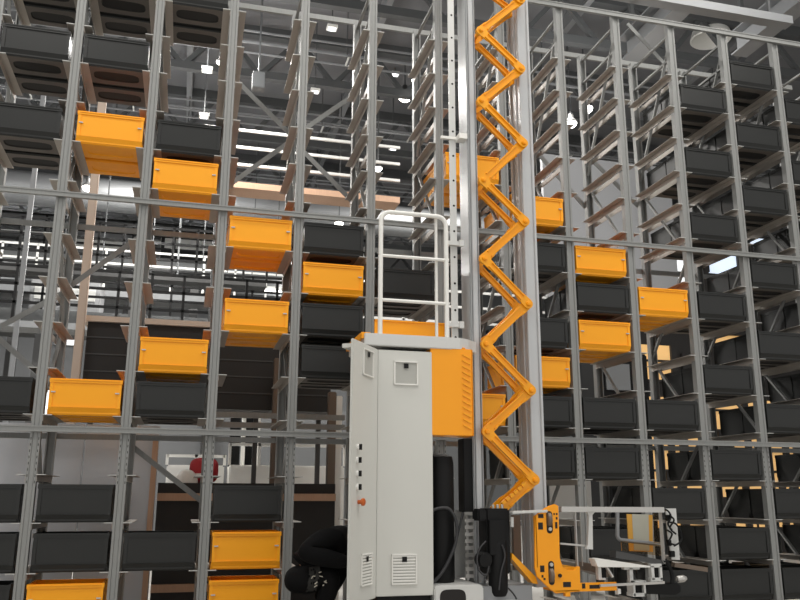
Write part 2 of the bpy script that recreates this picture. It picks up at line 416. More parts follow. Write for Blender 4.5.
# things under the cover
b = MB(); q = at(452, 500, 6.2)
b.lathe([(.105, zb), (.11, zb+.02), (.11, 1.50), (.10, 1.55), (.05, 1.57)], (at(440, 520, 6.22).x, 6.22, 0), (0, 0, 1), 24)
b.build('drum', 'matte_black', cr, smooth=True)
xa, xb = at(463, 480, 6.3).x, at(472, 480, 6.3).x
MB().box(xa, xb, 6.28, 6.42, at(467, 512, 6.3).z, oz0).build('cable_duct', 'matte_black', cr, bevel=.004)
b = MB().box(1.84, 2.24, 6.47, 6.49, zb, at(450, 510, 6.47).z)
b.build('back_panel', 'light_paint', cr)
b = MB(); za, zc = zb, at(468, 512, 6.28).z
b.box(xa+.01, xa+.03, 6.27, 6.31, za, zc); b.box(xb-.012, xb, 6.27, 6.30, za, zc)
k = za+.02
while k < zc-.02: b.box(xa-.005, xb-.01, 6.255, 6.275, k, k+.026); k += .052
b.build('toothed_strip', 'aluminium', cr)
def arc(pts, Y, n=24):
    P_ = [at(x, y, Y) for x, y in pts]; out = []
    for i in range(len(P_)-1):
        p0, p1, p2, p3 = P_[max(i-1, 0)], P_[i], P_[i+1], P_[min(i+2, len(P_)-1)]
        for k in range(6):
            t = k/6; out.append(.5*((2*p1)+(p2-p0)*t+(2*p0-5*p1+4*p2-p3)*t*t+(3*p1-p0-3*p2+p3)*t**3))
    return out+[P_[-1]]
MB().tube(arc([(431, 511), (440, 508), (449, 509), (455, 518), (457, 530), (455, 545), (448, 562), (440, 575), (431, 584)], 6.08), .013, 10).build('cable_hose', 'rubber', cr, smooth=True)
MB().tube(arc([(463, 512), (460, 525), (455, 545), (449, 562), (441, 575), (434, 583)], 6.13), .009, 8).build('cable_hose', 'rubber', cr, smooth=True)

# ------------------------------------------------------------------ control cabinet
cab = thing('control_cabinet', 'tall light grey control cabinet beside the mast with its left door open', 'cabinet', (1.6, 6.2, .40))
dz0, dz1 = .545, at(405, 351, CY).z
b = MB().box(1.415, 1.815, 6.03, 6.45, .41, dz1+.005)
b.build('cabinet_body', 'matte_black', cab, bevel=.004)
dr = MB().box(1.392, 1.829, CY-.012, CY+.02, dz0, dz1).build('door', 'cabinet_grey', cab, bevel=.005)
hinge = Vector((1.388, CY, 0)); tip = Vector((1.106, 5.59, 0)); dv = (tip-hinge); Lw = dv.length; dv.normalize()
nv = Vector((dv.y, -dv.x, 0))
if nv.y > 0: nv = -nv                       # outer face of the leaf looks at the camera
# drawn in leaf coordinates: x along the leaf from the hinge, y through it
def leafpt(s, o, z): return hinge + dv*s + nv*o + Vector((0, 0, z))
def leafbox(b, s0, s1, o0, o1, z0, z1):
    P_ = [leafpt(s, o, z) for z in (z0, z1) for o in (o0, o1) for s in (s0, s1)]
    return b._add(P_, [(0, 2, 3, 1), (4, 5, 7, 6), (0, 1, 5, 4), (2, 6, 7, 3), (0, 4, 6, 2), (1, 3, 7, 5)])
b = MB(); leafbox(b, .006, Lw, -.006, .012, dz0-.01, dz1)
dl = b.build('door', 'cabinet_grey', cab, bevel=.005)
b = MB(); leafbox(b, Lw-.14, Lw-.03, -.085, -.004, dz1-.06, dz1-.03); sub('door_stay', b, 'cabinet_grey', dl)
def vent(parent, box, s0, s1, z0, z1, grille):
    b = MB(); t = .011
    box(b, s0, s1, 0, .014, z1-t, z1); box(b, s0, s1, 0, .014, z0, z0+t); box(b, s0, s0+t, 0, .012, z0, z1); box(b, s1-t, s1, 0, .012, z0, z1)
    if grille:
        z = z0+t+.008
        while z < z1-t-.01: box(b, s0+t, s1-t, .002, .010, z, z+.013); z += .021
    v = sub('vent', b, 'white_paint', parent, bevel=.002)
    b = MB(); box(b, s0+t, s1-t, .0005, .003, z0+t, z1-t)
    mm = 'vent_grey'
    # inset of the same part drawn as a second material
    me = b.mesh('vent_mesh', mm)
    v2 = link('vent_filter', me, parent)
    b = MB(); sm = (s0+s1)/2; box(b, sm-.018, sm+.018, .011, .013, z1-t-.045, z1-t-.008); link('vent_badge', b.mesh('vent_badge', 'matte_black'), parent)
def fbox(b, s0, s1, o0, o1, z0, z1): return b.box(s0, s1, CY-.012-o1, CY-.012-o0, z0, z1)
def lbox(b, s0, s1, o0, o1, z0, z1): return leafbox(b, s0, s1, .012+o0, .012+o1, z0, z1)
a0, a1 = at(393.5, 361, CY), at(417.5, 386, CY); vent(dr, fbox, a0.x, a1.x, a1.z, a0.z, False)
a0, a1 = at(391, 554, CY), at(416.5, 584, CY); vent(dr, fbox, a0.x, a1.x, a1.z, a0.z, True)
vent(dl, lbox, .115, .315, 2.105, 2.305, False)
vent(dl, lbox, .10, .30, .64, .855, True)
def on_leaf(x, y):
    d = rt*((x-400)/F) + up*((300-y)/F) + fw; nn = Vector((nv.x, nv.y, 0))
    t = (hinge-Vector((0, 0, 0))).dot(nn)/d.dot(nn); p = d*t
    return (Vector((p.x, p.y, 0))-hinge).dot(dv), p.z+CZ
for x, y in ((356, 447), (355.5, 460), (355.5, 473.5), (355.5, 487)):
    s, z = on_leaf(x, y); c = leafpt(s, .012, z)
    sw = sub('selector_switch', MB().lathe([(.022, 0), (.022, .01), (.018, .014)], c, nv, 16), 'white_paint', dl, smooth=True)
    b = MB(); leafbox(b, s-.006, s+.006, .024, .045, z-.02, z+.02)
    link('switch_knob', b.mesh('switch_knob', 'matte_black'), dl)
s, z = on_leaf(356.5, 502); c = leafpt(s, .012, z)
kb = sub('emergency_knob', MB().lathe([(.014, 0), (.014, .025), (.026, .03), (.026, .045), (.015, .052)], c, nv, 18), 'knob_red', dl, smooth=True)
kb['label'] = 'reddish push knob'
b = MB()
for x in (0.02, .36): b.box(1.42+x, 1.45+x, 6.1, 6.4, .40, .412)
b.build('cabinet_foot', 'dark_steel', cab)

# ------------------------------------------------------------------ folding arm (zigzag between the masts)
arm = thing('folding_arm', 'long orange zigzag folding arm stretched between the two masts', 'arm', (2.5, 6.2, 1.2))
YA = 6.2
Lp = [(477, 33), (477.5, 103), (479.5, 182), (480.5, 260), (482, 345), (483, 432)]
Rp = [(521, 2), (521, 71), (523.5, 145), (525, 223), (528, 305), (531, 391), (534.5, 480)]
Ln = [at(x+2, y, YA) for x, y in Lp]; Rn = [at(x-2, y, YA) for x, y in Rp]
Ln.insert(0, Vector((Ln[0].x+.01, YA, Ln[0].z+.63))); Rn.insert(0, Vector((Rn[0].x, YA, Rn[0].z+.63)))
def arm_shape(b, p, q, Y, w0, w1, th):
    """flat bar with flared round ends in an XZ plane"""
    d = (q-p); L = d.length; d.normalize(); n = Vector((-d.z, 0, d.x)); poly = []
    def pt(s, o): v = p + d*s + n*o; return (v.x, Y, v.z)
    for k in range(7): a = PI/2 + PI*k/6; poly.append(pt(w0*math.cos(a), w0*math.sin(a)))
    poly += [pt(.09, -w1*.8), pt(.13, -w1*.62), pt(L-.13, -w1*.62), pt(L-.09, -w1*.8)]
    for k in range(7): a = -PI/2 + PI*k/6; poly.append(pt(L+w0*math.cos(a), w0*math.sin(a)))
    poly += [pt(L-.09, w1*.8), pt(L-.13, w1*.62), pt(.13, w1*.62), pt(.09, w1*.8)]
    b.prism(poly, (0, th, 0))
    # raised ribs along both edges
    for o in (-1, 1):
        b.bar(Vector(pt(.07, o*w1*.5)) + Vector((0, -.006, 0)), Vector(pt(L-.07, o*w1*.5)) + Vector((0, -.006, 0)), .009, .014, (0, 1, 0))
for i in range(len(Ln)):
    # rising link (deep, two cheeks and a web) and falling link (front and back bar)
    b = MB(); arm_shape(b, Ln[i], Rn[i], YA-.03, .042, .052, .016); arm_shape(b, Ln[i], Rn[i], YA+.12, .042, .052, .016)
    d = (Rn[i]-Ln[i]).normalized(); n = Vector((-d.z, 0, d.x))
    b.bar(Ln[i]+d*.1-n*.018+Vector((0, .055, 0)), Rn[i]-d*.1-n*.018+Vector((0, .055, 0)), .14, .012, n)
    b.build('rising_link', 'orange_arm', arm)
    if i+1 < len(Rn):
        b = MB(); arm_shape(b, Ln[i], Rn[i+1], YA-.05, .042, .044, .016); b.build('falling_link', 'orange_arm', arm)
        b = MB(); arm_shape(b, Ln[i], Rn[i+1], YA+.15, .04, .042, .016); b.build('falling_link', 'orange_arm', arm)
for v in Ln + Rn:
    b = MB(); b.lathe([(.012, 0), (.012, .25)], (v.x, YA-.07, v.z), (0, 1, 0), 12)
    b.lathe([(.019, 0), (.022, .006), (.022, .012)], (v.x, YA-.064, v.z), (0, 1, 0), 14)
    b.build('pivot_pin', 'orange_paint', arm, smooth=True)
endp = at(500, 509, YA); b = MB(); v = Rn[-1]
arm_shape(b, endp, v, YA-.03, .04, .055, .016); arm_shape(b, endp, v, YA+.10, .04, .055, .016)
d = (v-endp).normalized(); n = Vector((-d.z, 0, d.x))
b.bar(endp+d*.1-n*.02+Vector((0, .05, 0)), v-d*.1-n*.02+Vector((0, .05, 0)), .12, .012, n)
for k in range(6):
    c = endp.lerp(v, .12+.12*k)+n*.03
    b.obox((c.x, YA-.04, c.z), (.034, .03, .026), (0, -math.atan2(d.z, d.x), 0))
b.build('rising_link', 'orange_arm', arm)

# ------------------------------------------------------------------ lifting carriage
ca = thing('lifting_carriage', 'load carriage with orange side plate, black drive and aluminium frame at the mast foot', 'carriage', (2.7, 6.0, .7))
# black drive unit
b = MB(); d0, d1 = at(486, 508.5, 6.02), at(511, 560, 6.02)
b.box(d0.x, d1.x, 6.02, 6.20, d1.z-.1, d0.z)
q = at(478, 509, 6.0); q1 = at(487, 521, 6.0); b.box(q.x, q1.x, 6.0, 6.14, q1.z, q.z)
drv = b.build('drive_unit', 'matte_black', ca, bevel=.012)
b = MB(); c = at(501, 556, 5.98)
b.lathe([(.055, .0), (.07, .03), (.074, .1), (.074, .36), (.066, .4)], (c.x, 6.05, at(501, 596, 6.05).z), (0, 0, 1), 22)
b.box(c.x-.085, c.x+.04, 5.985, 6.06, at(495, 555, 6).z, at(495, 520, 6).z)
b.build('drive_motor', 'matte_black', ca, bevel=.004, smooth=True)
b = MB(); c = at(483, 560, 5.99)
b.lathe([(.05, 0), (.058, .02), (.058, .10), (.05, .12)], (c.x+.02, 5.98, c.z), (0, 1, 0), 20)
b.build('encoder', 'matte_black', ca, smooth=True)
MB().tube(arc([(486, 541), (480, 548), (477, 558), (479, 570), (486, 575), (489, 566)], 5.965), .007, 8).build('drive_cable', 'rubber', ca, smooth=True)
MB().tube(arc([(502, 545), (505, 556), (501, 572), (499, 590)], 5.965), .007, 8).build('drive_cable', 'rubber', ca, smooth=True)
MB().tube(arc([(508, 588), (512, 592), (516, 598), (518, 606)], 6.02), .006, 8).build('drive_cable', 'rubber', ca, smooth=True)
b = MB()
for x in (493, 497.5, 502): 
    q = at(x, 507.5, 6.08); b.lathe([(.011, 0), (.011, .03), (.006, .035)], (q.x, 6.08, d0.z-.005), (0, 0, 1), 10)
b.build('cable_gland', 'aluminium', ca, smooth=True)
# orange side plate
YP = 5.95
outl = [(544, 509), (549, 506), (555, 504), (558.5, 506), (559.3, 530), (560, 558), (563, 567.5), (568, 570), (574, 570), (577, 566.5), (580, 566.5), (580.7, 591.5), (556, 593.5), (549, 588), (537.5, 577), (535, 568), (535, 516), (540, 512)]
b = MB(); b.prism([at(x, y, YP) for x, y in outl], (0, .022, 0))
e0, e1 = at(535, 516, YP), at(535, 568, YP); b.box(e0.x, e0.x+.012, YP, YP+.04, e1.z, e0.z)
e2 = at(555, 592, YP); e3 = at(580, 592, YP); b.box(e2.x, e3.x, YP, YP+.22, e2.z, e2.z+.012)
sp = b.build('side_plate', 'orange_paint', ca, bevel=.003)
def hole(x0, x1, y0, y1, m='dark_slot'):
    p, q = at(x0, y0, YP), at(x1, y1, YP)
    return MB().box(p.x, q.x, YP-.0015, YP+.004, q.z, p.z)
for h_ in ((538, 543, 522.5, 529.5), (555, 557.5, 522, 528.5), (540, 544.5, 565.5, 572), (563, 571, 582, 587), (553.3, 554.8, 513, 515), (555.8, 557.5, 513, 515), (555.8, 557.5, 517, 519.5), (541.5, 543.5, 575, 577.5), (543.5, 545.5, 578, 580), (538, 543.5, 514, 518)):
    sub('plate_hole', hole(*h_), 'dark_slot', sp)
for (x0, x1, y0, y1) in ((546, 553, 511, 533.5), (548, 554.8, 561, 585)):
    p, q = at(x0, y0, YP), at(x1, y1, YP); cx = (p.x+q.x)/2; hw = (q.x-p.x)/2; b = MB()
    poly = [(cx+hw*math.cos(a), YP-.0015, p.z-hw+hw*math.sin(a)) for a in [PI*k/8 for k in range(9)]] + [(cx+hw*math.cos(a), YP-.0015, q.z+hw+hw*math.sin(a)) for a in [PI+PI*k/8 for k in range(9)]]
    b.prism(poly, (0, .005, 0)); sub('plate_slot', b, 'dark_slot', sp)
    zc_ = p.z*.62+q.z*.38 if y0 < 540 else p.z*.4+q.z*.6
    sub('guide_roller', MB().lathe([(.05, 0), (.06, .006), (.06, .032), (.05, .038)], (cx-.019, YP+.03, zc_), (1, 0, 0), 22), 'brown_steel', sp, smooth=True)
    zb_ = p.z*.2+q.z*.8 if y0 < 540 else p.z*.85+q.z*.15
    sub('axle_bolt', MB().lathe([(.014, 0), (.014, .02), (.008, .022)], (cx, YP-.012, zb_), (0, 1, 0), 12), 'aluminium', sp, smooth=True)
q = at(559.5, 575.5, YP); sub('plate_bolt', MB().lathe([(.014, 0), (.014, .02)], (q.x, YP-.018, q.z), (0, 1, 0), 6), 'dark_slot', sp)
q = at(568, 594.5, YP); sub('plate_foot', MB().box(q.x-.02, q.x+.02, YP, YP+.04, q.z-.015, q.z+.02), 'orange_paint', sp)
# slanting orange arm reaching back to the mast
b = MB(); b.prism([at(512, 553, 6.02), at(536, 577, 6.02), at(538, 584, 6.02), at(533, 583.5, 6.02), at(512, 559, 6.02)], (0, .1, 0))
b.build('slant_arm', 'orange_arm', ca)
b = MB(); p, q = at(512, 515, 6.32), at(521, 570, 6.32); b.box(p.x, q.x, 6.30, 6.34, q.z, p.z); b.build('guide_board', 'brown_steel', ca)
# orange lower beam
b = MB(); p, q = at(580, 583, YP), at(617, 590.5, YP); b.box(p.x, q.x, YP+.002, YP+.02, q.z, p.z); b.box(p.x, q.x, YP+.02, YP+.14, q.z, q.z+.01)
lb = b.build('lower_beam', 'orange_paint', ca)
for x0, x1, y0, y1 in ((582, 585.5, 583.5, 588.5), (589.5, 600, 585, 588.5)):
    p, q = at(x0, y0, YP), at(x1, y1, YP); sub('beam_slot', MB().box(p.x, q.x, YP, YP+.003, q.z, p.z), 'dark_slot', lb)
# aluminium frame
YFr = 5.98
def pbox(x0, x1, y0, y1, Y, d):
    p, q = at(x0, y0, Y), at(x1, y1, Y); return MB().box(p.x, q.x, Y, Y+d, q.z, p.z)
def pbar(x0, y0, x1, y1, Y, w, h, Y2=None):
    return MB().bar(at(x0, y0, Y), at(x1, y1, Y2 or Y), w, h)
tb = pbar(560, 509.3, 663, 509.8, YFr, .05, .042).build('top_rail', 'aluminium', ca, bevel=.004)
pbar(511, 512.5, 546, 511, 5.97, .07, .02).build('side_tray', 'light_paint', ca, bevel=.004)
pbar(512, 517, 512, 527, 6.0, .02, .02).build('tray_drop', 'light_paint', ca)
pbox(575, 579, 510, 577, YFr+.06, .03).build('frame_post', 'aluminium', ca)
b = MB(); b.prism([at(x, y, YFr) for x, y in ((587, 511), (596, 511), (592.5, 515), (593, 549.5), (586.5, 549), (588, 545), (589, 516))], (0, .03, 0))
b.build('frame_post', 'light_paint', ca)
pbox(580, 583, 512, 566, YFr+.1, .01).build('frame_strip', 'aluminium', ca)
pbar(560, 543.5, 589, 546, YFr+.04, .014, .014).build('cross_rod', 'aluminium', ca)
b = MB().tube([at(617.5, 512, 6.1), at(617.5, 536, 6.1), at(618.5, 538.5, 6.1), at(621, 540, 6.1), at(662, 544.5, 6.1)], .016, 10); b.build('hoop', 'duct_grey', ca, smooth=True)
b = pbox(661.5, 665.5, 508, 564, YFr, .05); b.build('end_post', 'light_paint', ca, bevel=.003)
# carried board behind acrylic
b = MB(); b.prism([at(x, y, 6.22) for x, y in ((627, 514), (652.5, 515), (653, 552), (629.5, 551))], (0, .012, 0)); bo = b.build('guide_board', 'tan_board', ca)
b = MB(); b.prism([at(x, y, 6.217) for x, y in ((632, 514), (648.5, 514.5), (649.5, 551), (634, 550))], (0, .002, 0)); sub('board_sheet', b, 'sheet_grey', bo)
b = MB(); b.prism([at(x, y, 6.06) for x, y in ((621, 541), (661, 545), (661, 556), (622, 551))], (0, .006, 0)); b.build('acrylic_guard', 'tinted_acrylic', ca)
b = MB(); b.prism([at(x, y, 6.05) for x, y in ((654, 513), (661, 513), (661, 544), (654, 543))], (0, .006, 0)); b.build('acrylic_guard', 'tinted_acrylic', ca)
b = MB(); b.prism([at(x, y, 6.0) for x, y in ((616, 551), (622, 552), (662, 560), (664, 565), (616, 558))], (0, .10, 0)); b.build('chute_plate', 'dark_steel', ca)
b = MB(); b.prism([at(x, y, YP-.01) for x, y in ((594.5, 559), (600, 558.5), (650, 566), (650, 567.5), (598, 567))], (0, .10, 0)); b.build('table_top', 'white_paint', ca)
b = MB()
for (x0, x1, y0, y1) in ((598, 602, 566, 580), (602, 608, 565, 567.5), (602, 606, 578, 580), (629.5, 634, 568, 586), (624, 640, 566.5, 569.5), (651, 662, 564, 567.5), (651, 655, 566, 580), (659.5, 663, 566, 580), (651, 663, 578, 581)):
    p, q = at(x0, y0, YFr), at(x1, y1, YFr); MB().box(p.x, q.x, YFr, YFr+.045, q.z, p.z).build('table_bracket', 'light_paint', ca, bevel=.002)
MB().bar(at(606, 566.5, YFr), at(612.5, 577, YFr), .03, .012).build('table_bracket', 'light_paint', ca)
b = MB()
for (x0, x1, y0, y1) in ((602, 606.5, 567.5, 578.5), (655, 659.5, 567.5, 578)):
    p, q = at(x0, y0, YFr+.02), at(x1, y1, YFr+.02); MB().box(p.x, q.x, YFr+.02, YFr+.06, q.z, p.z).build('bracket_insert', 'matte_black', ca)
b = MB()
for (x0, x1, y0, y1) in ((633, 646.5, 581, 584), (633, 646.5, 593.5, 596.5), (633, 636, 581, 596.5), (643.5, 646.5, 581, 596.5)):
    p, q = at(x0, y0, YP), at(x1, y1, YP); b.box(p.x, q.x, YP, YP+.1, q.z, p.z)
wf = b.build('sensor_housing', 'light_paint', ca, bevel=.002)
p, q = at(636, 584, YP+.03), at(643.5, 593.5, YP+.03); sub('sensor_face', MB().box(p.x, q.x, YP+.03, YP+.09, q.z, p.z), 'matte_black', wf)
pbar(600, 585.5, 664, 582.5, YP-.03, .02, .018).build('belt_rail', 'aluminium', ca)
pbox(618, 621, 589, 594, YP, .03).build('stop_block', 'white_paint', ca)
b = MB(); b.prism([at(x, y, YP+.02) for x, y in ((646.5, 585), (670, 584), (677, 583), (681, 586), (681, 592), (676, 595), (646.5, 594))], (0, .1, 0)); b.build('actuator', 'matte_black', ca, bevel=.004)
q = at(677, 579.5, YP+.06); MB().lathe([(.02, 0), (.028, .01), (.028, .06), (.014, .085)], (q.x, q.y, q.z), (1, 0, .1), 16).build('actuator_cap', 'aluminium', ca, smooth=True)
MB().tube(arc([(665, 560), (669, 566), (672, 575), (672, 584)], YP+.04), .017, 8).build('black_arm', 'matte_black', ca, smooth=True)
b = MB(); b.prism([at(x, y, 6.1) for x, y in ((666, 508.5), (676, 508.5), (680, 560), (672, 559.5), (668, 535))], (0, .012, 0)); ep = b.build('end_plate', 'light_paint', ca)
for pts in (((663, 509), (668, 511), (671, 517), (668, 524), (672, 530)), ((668, 522), (676, 524), (681, 533), (681, 541), (674, 546)), ((667, 530), (672, 534), (669, 542), (675, 545)), ((669, 515), (674, 520), (670, 528), (676, 534))):
    sub('cable', MB().tube(arc(pts, 6.06), .0075, 8), 'matte_black', ep, smooth=True)
for (x0, x1, y0, y1) in ((667, 671, 515, 521), (670.5, 675.5, 551, 557), (668, 672, 540, 546)):
    p, q = at(x0, y0, 6.07), at(x1, y1, 6.07); sub('connector', MB().box(p.x, q.x, 6.07, 6.1, q.z, p.z), 'matte_black', ep, bevel=.003)
b = MB(); b.bar(at(673, 564.5, 6.12), at(706, 569.5, 6.12), .05, .035); b.build('end_beam', 'brown_steel', ca)
pbar(583, 566, 600, 572, 6.25, .3, .06).build('inner_tray', 'brown_steel', ca)
# tie that carries the frame on the mast
MB().box(2.86, 2.98, 6.0, 6.245, .62, .72).build('mast_shoe', 'orange_arm', ca)

# ------------------------------------------------------------------ crouching person
pe = thing('person', 'person in black jacket and worn black trousers squatting behind the open cabinet door', 'person', (.95, 6.25, 0))
def skin_obj(name, verts, edges, radii, m, parent, root=0, sub_lv=2):
    me = bpy.data.meshes.new(name); me.from_pydata([Vector(v) for v in verts], edges, [])
    me.materials.append(M[m])
    o = link(name, me, parent)
    sk = o.modifiers.new('skin', 'SKIN'); sk.use_smooth_shade = True
    for i, r in enumerate(radii):
        v = me.skin_vertices[0].data[i]; v.radius = (r, r) if not isinstance(r, tuple) else r; v.use_root = (i == root)
    s = o.modifiers.new('subsurf', 'SUBSURF'); s.levels = sub_lv; s.render_levels = sub_lv
    return o
FL = .44                        # the person squats on the crane's foot board
hipc = at(300, 578, 6.28); hipL = at(303, 579, 6.17); hipR = at(305, 577, 6.39)
FL = hipc.z-.27
kneeL = at(334, 576, 6.06); kneeR = at(345, 568, 6.38)
ankL = Vector((hipc.x+.14, 6.10, FL+.08)); ankR = Vector((hipc.x+.15, 6.40, FL+.08))
chest = at(331, 545, 6.27); neck = at(353, 538, 6.22); head = at(366, 544, 6.15)
shL = at(333, 536, 6.10); shR = at(341, 538, 6.40)
elL = at(301, 553, 6.02); wrL = at(350, 563, 5.97); elR = Vector((shR.x+.1, 6.46, shR.z-.22)); wrR = Vector((1.33, 6.44, shR.z-.02))
v = [hipc, (hipc+chest)/2, chest, neck, Vector(neck).lerp(head, .5), hipL, kneeL, ankL, hipR, kneeR, ankR, shL, elL, wrL, shR, elR, wrR]
e = [(0, 1), (1, 2), (2, 3), (3, 4), (0, 5), (5, 6), (6, 7), (0, 8), (8, 9), (9, 10), (2, 11), (11, 12), (12, 13), (2, 14), (14, 15), (15, 16)]
r = [.08, .08, .085, .05, .05, .07, .05, .036, .07, .05, .036, .055, .036, .028, .055, .036, .028]
body = skin_obj('body', v, e, r, 'skin', pe)
# the head with its face
b = MB(); hd = head + Vector((.0, -.01, .03)); face = Vector((.75, -.1, -.3)).normalized()
bm = bmesh.new(); bmesh.ops.create_uvsphere(bm, u_segments=20, v_segments=14, radius=1)
mx = Matrix.Translation(hd) @ Matrix.Diagonal((.085, .075, .108, 1)); bmesh.ops.transform(bm, matrix=mx, verts=bm.verts)
b.bm.free(); b.bm = bm
b.lathe([(.014, 0), (.010, .02), (.004, .028)], hd+face*.078+Vector((0, 0, -.01)), face, 10)
for s in (-1, 1): b.lathe([(.018, 0), (.022, .008), (.016, .014)], hd+Vector((0, s*.072, -.005)), (0, s, 0), 12)
hdo = b.build('head', 'skin', pe, smooth=True)
b = MB()
sd = face.cross(Vector((0, 0, 1))).normalized()
for s in (-1, 1): b.lathe([(.009, 0), (.007, .004)], hd+face*.08+sd*s*.03+Vector((0, 0, .015)), face, 10)
b.bar(hd+face*.08+sd*.022+Vector((0, 0, -.045)), hd+face*.08-sd*.022+Vector((0, 0, -.045)), .006, .006)
sub('face_features', b, 'hair', hdo)
bm = bmesh.new(); bmesh.ops.create_uvsphere(bm, u_segments=20, v_segments=14, radius=1)
bmesh.ops.delete(bm, geom=[v_ for v_ in bm.verts if v_.co.z < .0 and v_.co.x > -.3 or (v_.co.x > .55 and v_.co.z < .55)], context='VERTS')
bmesh.ops.transform(bm, matrix=Matrix.Translation(hd+Vector((-.004, 0, .006))) @ Matrix.Diagonal((.093, .083, .114, 1)), verts=bm.verts)
b = MB(); b.bm.free(); b.bm = bm; b.build('hair', 'hair', pe, smooth=True)
# jacket
v = [hipc.lerp(chest, .22)+Vector((-.0, 0, .03)), hipc.lerp(chest, .6)+Vector((-.01, 0, .02)), chest, neck-Vector((.03, 0, .02)), shL, shL.lerp(elL, .5), elL, elL.lerp(wrL, .35)+Vector((0, 0, .0)), wrL, shR, elR, wrR]
e = [(0, 1), (1, 2), (2, 3), (2, 4), (4, 5), (5, 6), (6, 7), (7, 8), (2, 9), (9, 10), (10, 11)]
r = [(.125, .15), (.12, .15), (.12, .15), .07, .095, .092, .085, .075, .05, .095, .075, .05]
skin_obj('jacket', v, e, r, 'cloth_black', pe, root=1)
# trousers
v = [hipc+Vector((0, 0, -.02)), hipL, hipL.lerp(kneeL, .5), kneeL, kneeL.lerp(ankL, .5), ankL, hipR, kneeR, ankR, hipc+Vector((-.10, -.08, -.02)), hipc+Vector((-.10, .08, -.02))]
e = [(0, 1), (1, 2), (2, 3), (3, 4), (4, 5), (0, 6), (6, 7), (7, 8), (0, 9), (0, 10)]
r = [.13, .115, .11, .095, .08, .065, .115, .09, .065, .105, .10]
tr = skin_obj('trousers', v, e, r, 'cloth_jeans', pe)
# shoes and hands
for a in (ankL, ankR):
    v = [a+Vector((-.07, 0, -.035)), a+Vector((.0, 0, -.035)), a+Vector((.09, 0, -.045)), a+Vector((.17, 0, -.05)), a+Vector((-.01, 0, .0))]
    skin_obj('shoe', v, [(0, 1), (1, 2), (2, 3), (1, 4)], [(.04, .04), (.045, .042), (.045, .034), (.035, .026), .045], 'matte_black', pe)
def hand(w, d, side):
    d = Vector(d).normalized(); s = Vector(side).normalized(); dn = d.cross(s)
    vs = [Vector(w), w+d*.05, w+d*.085]; es = [(0, 1), (1, 2)]; rs = [(.026, .02), (.036, .018), (.036, .015)]
    for k, L in ((-1.5, .062), (-.5, .075), (.5, .07), (1.5, .054)):
        i = len(vs); base_ = w+d*.088+s*k*.019
        vs += [base_, base_+d*L*.45-dn*.006, base_+d*L*.8-dn*.022, base_+d*L-dn*.04]; es += [(2, i), (i, i+1), (i+1, i+2), (i+2, i+3)]; rs += [.0095, .009, .0085, .007]
    i = len(vs); vs += [w+d*.03-s*.035, w+d*.06-s*.055-dn*.01, w+d*.085-s*.058-dn*.02]; es += [(1, i), (i, i+1), (i+1, i+2)]; rs += [.012, .0105, .008]
    skin_obj('hand', vs, es, rs, 'skin', pe)
hand(wrL, (1, -.1, .25), (0, .3, -1)); hand(wrR, (1, -.2, .2), (0, .3, 1))
# worn patch on the near trouser leg: a few frayed pale threads over a greyed area
pdir = (kneeL-hipL).normalized()
pz = pdir.cross(Vector((0, 1, 0))); pz = pz if pz.z > 0 else -pz
pm = MB(); NU, NV = 9, 13; PP = []
for u in range(NU):
    for v_ in range(NV):
        wv = (v_-(NV-1)/2)/((NV-1)/2)
        uu = .10 + .34*(u/(NU-1)) + .10*wv + random.uniform(-.012, .012)
        th = wv*.95 + random.uniform(-.05, .05)
        PP.append(hipL.lerp(kneeL, uu) + (Vector((0, -1, 0))*math.cos(th) + pz*math.sin(th))*.1165)
pm._add(PP, [(u*NV+v_, u*NV+v_+1, (u+1)*NV+v_+1, (u+1)*NV+v_) for u in range(NU-1) for v_ in range(NV-1) if random.random() > .12])
pmo = sub('worn_patch', pm, 'worn_grey', tr); pmo['label'] = 'greyed worn patch on the thigh'
sm_ = pmo.modifiers.new('thick', 'SOLIDIFY'); sm_.thickness = .004; sm_.offset = 0
pb2 = MB()
for k in range(9):
    c = hipL.lerp(kneeL, .2+.06*k) + Vector((random.uniform(-.01, .01), -.119, random.uniform(-.05, .05)))
    pb2.obox(c, (random.uniform(.008, .03), .008, .006), (0, random.uniform(-1.2, 1.2), 0))
sub('frayed_thread', pb2, 'patch_grey', tr)['label'] = 'pale frayed threads on the worn thigh'
# ------------------------------------------------------------------ foot board under the person
b = MB().box(.52, 1.36, 5.95, 6.60, FL-.04, FL); b.box(.55, .59, 6.0, 6.06, 0, FL-.04); b.box(.55, .59, 6.5, 6.56, 0, FL-.04); b.box(1.30, 1.35, 6.0, 6.06, 0, FL-.04); b.box(1.30, 1.35, 6.5, 6.56, 0, FL-.04)
tag(b.build('foot_board', 'dark_steel'), 'low dark steel step under the squatting person', 'step')

# ------------------------------------------------------------------ background of the hall
def column(x, y, Y, w, m, label, ztop=10.5, name='hall_column', zb=0):
    p = at(x, y, Y)
    return tag(MB().box(p.x-w/2, p.x+w/2, Y, Y+w, zb, ztop).build(name, m, bevel=.01), label, 'column')
column(84.5, 280, 10.4, .10, 'beige_steel', 'pale beige column behind the left orange bin', 7.0)
column(25, 250, 12.5, .07, 'duct_grey', 'thin light grey column near the left edge', 8.4)
column(276, 450, 10.25, .12, 'brown_steel', 'brownish column left of the fourth upright', 2.95)
column(332, 430, 9.9, .1, 'brown_steel', 'brownish column just left of the open cabinet door', 2.5)
column(339, 430, 10.3, .08, 'white_paint', 'white post just left of the open cabinet door', 2.5)
column(235, 440, 13.0, .16, 'matte_black', 'black post in the gap under the dark storage block', 3.2)
column(248.5, 440, 13.2, .15, 'matte_black', 'second black post in the gap under the dark storage block', 3.2)
column(243.5, 440, 12.6, .06, 'white_paint', 'thin white post between the two black posts', 3.1)
column(258, 440, 12.6, .06, 'white_paint', 'thin white post right of the two black posts', 3.1)
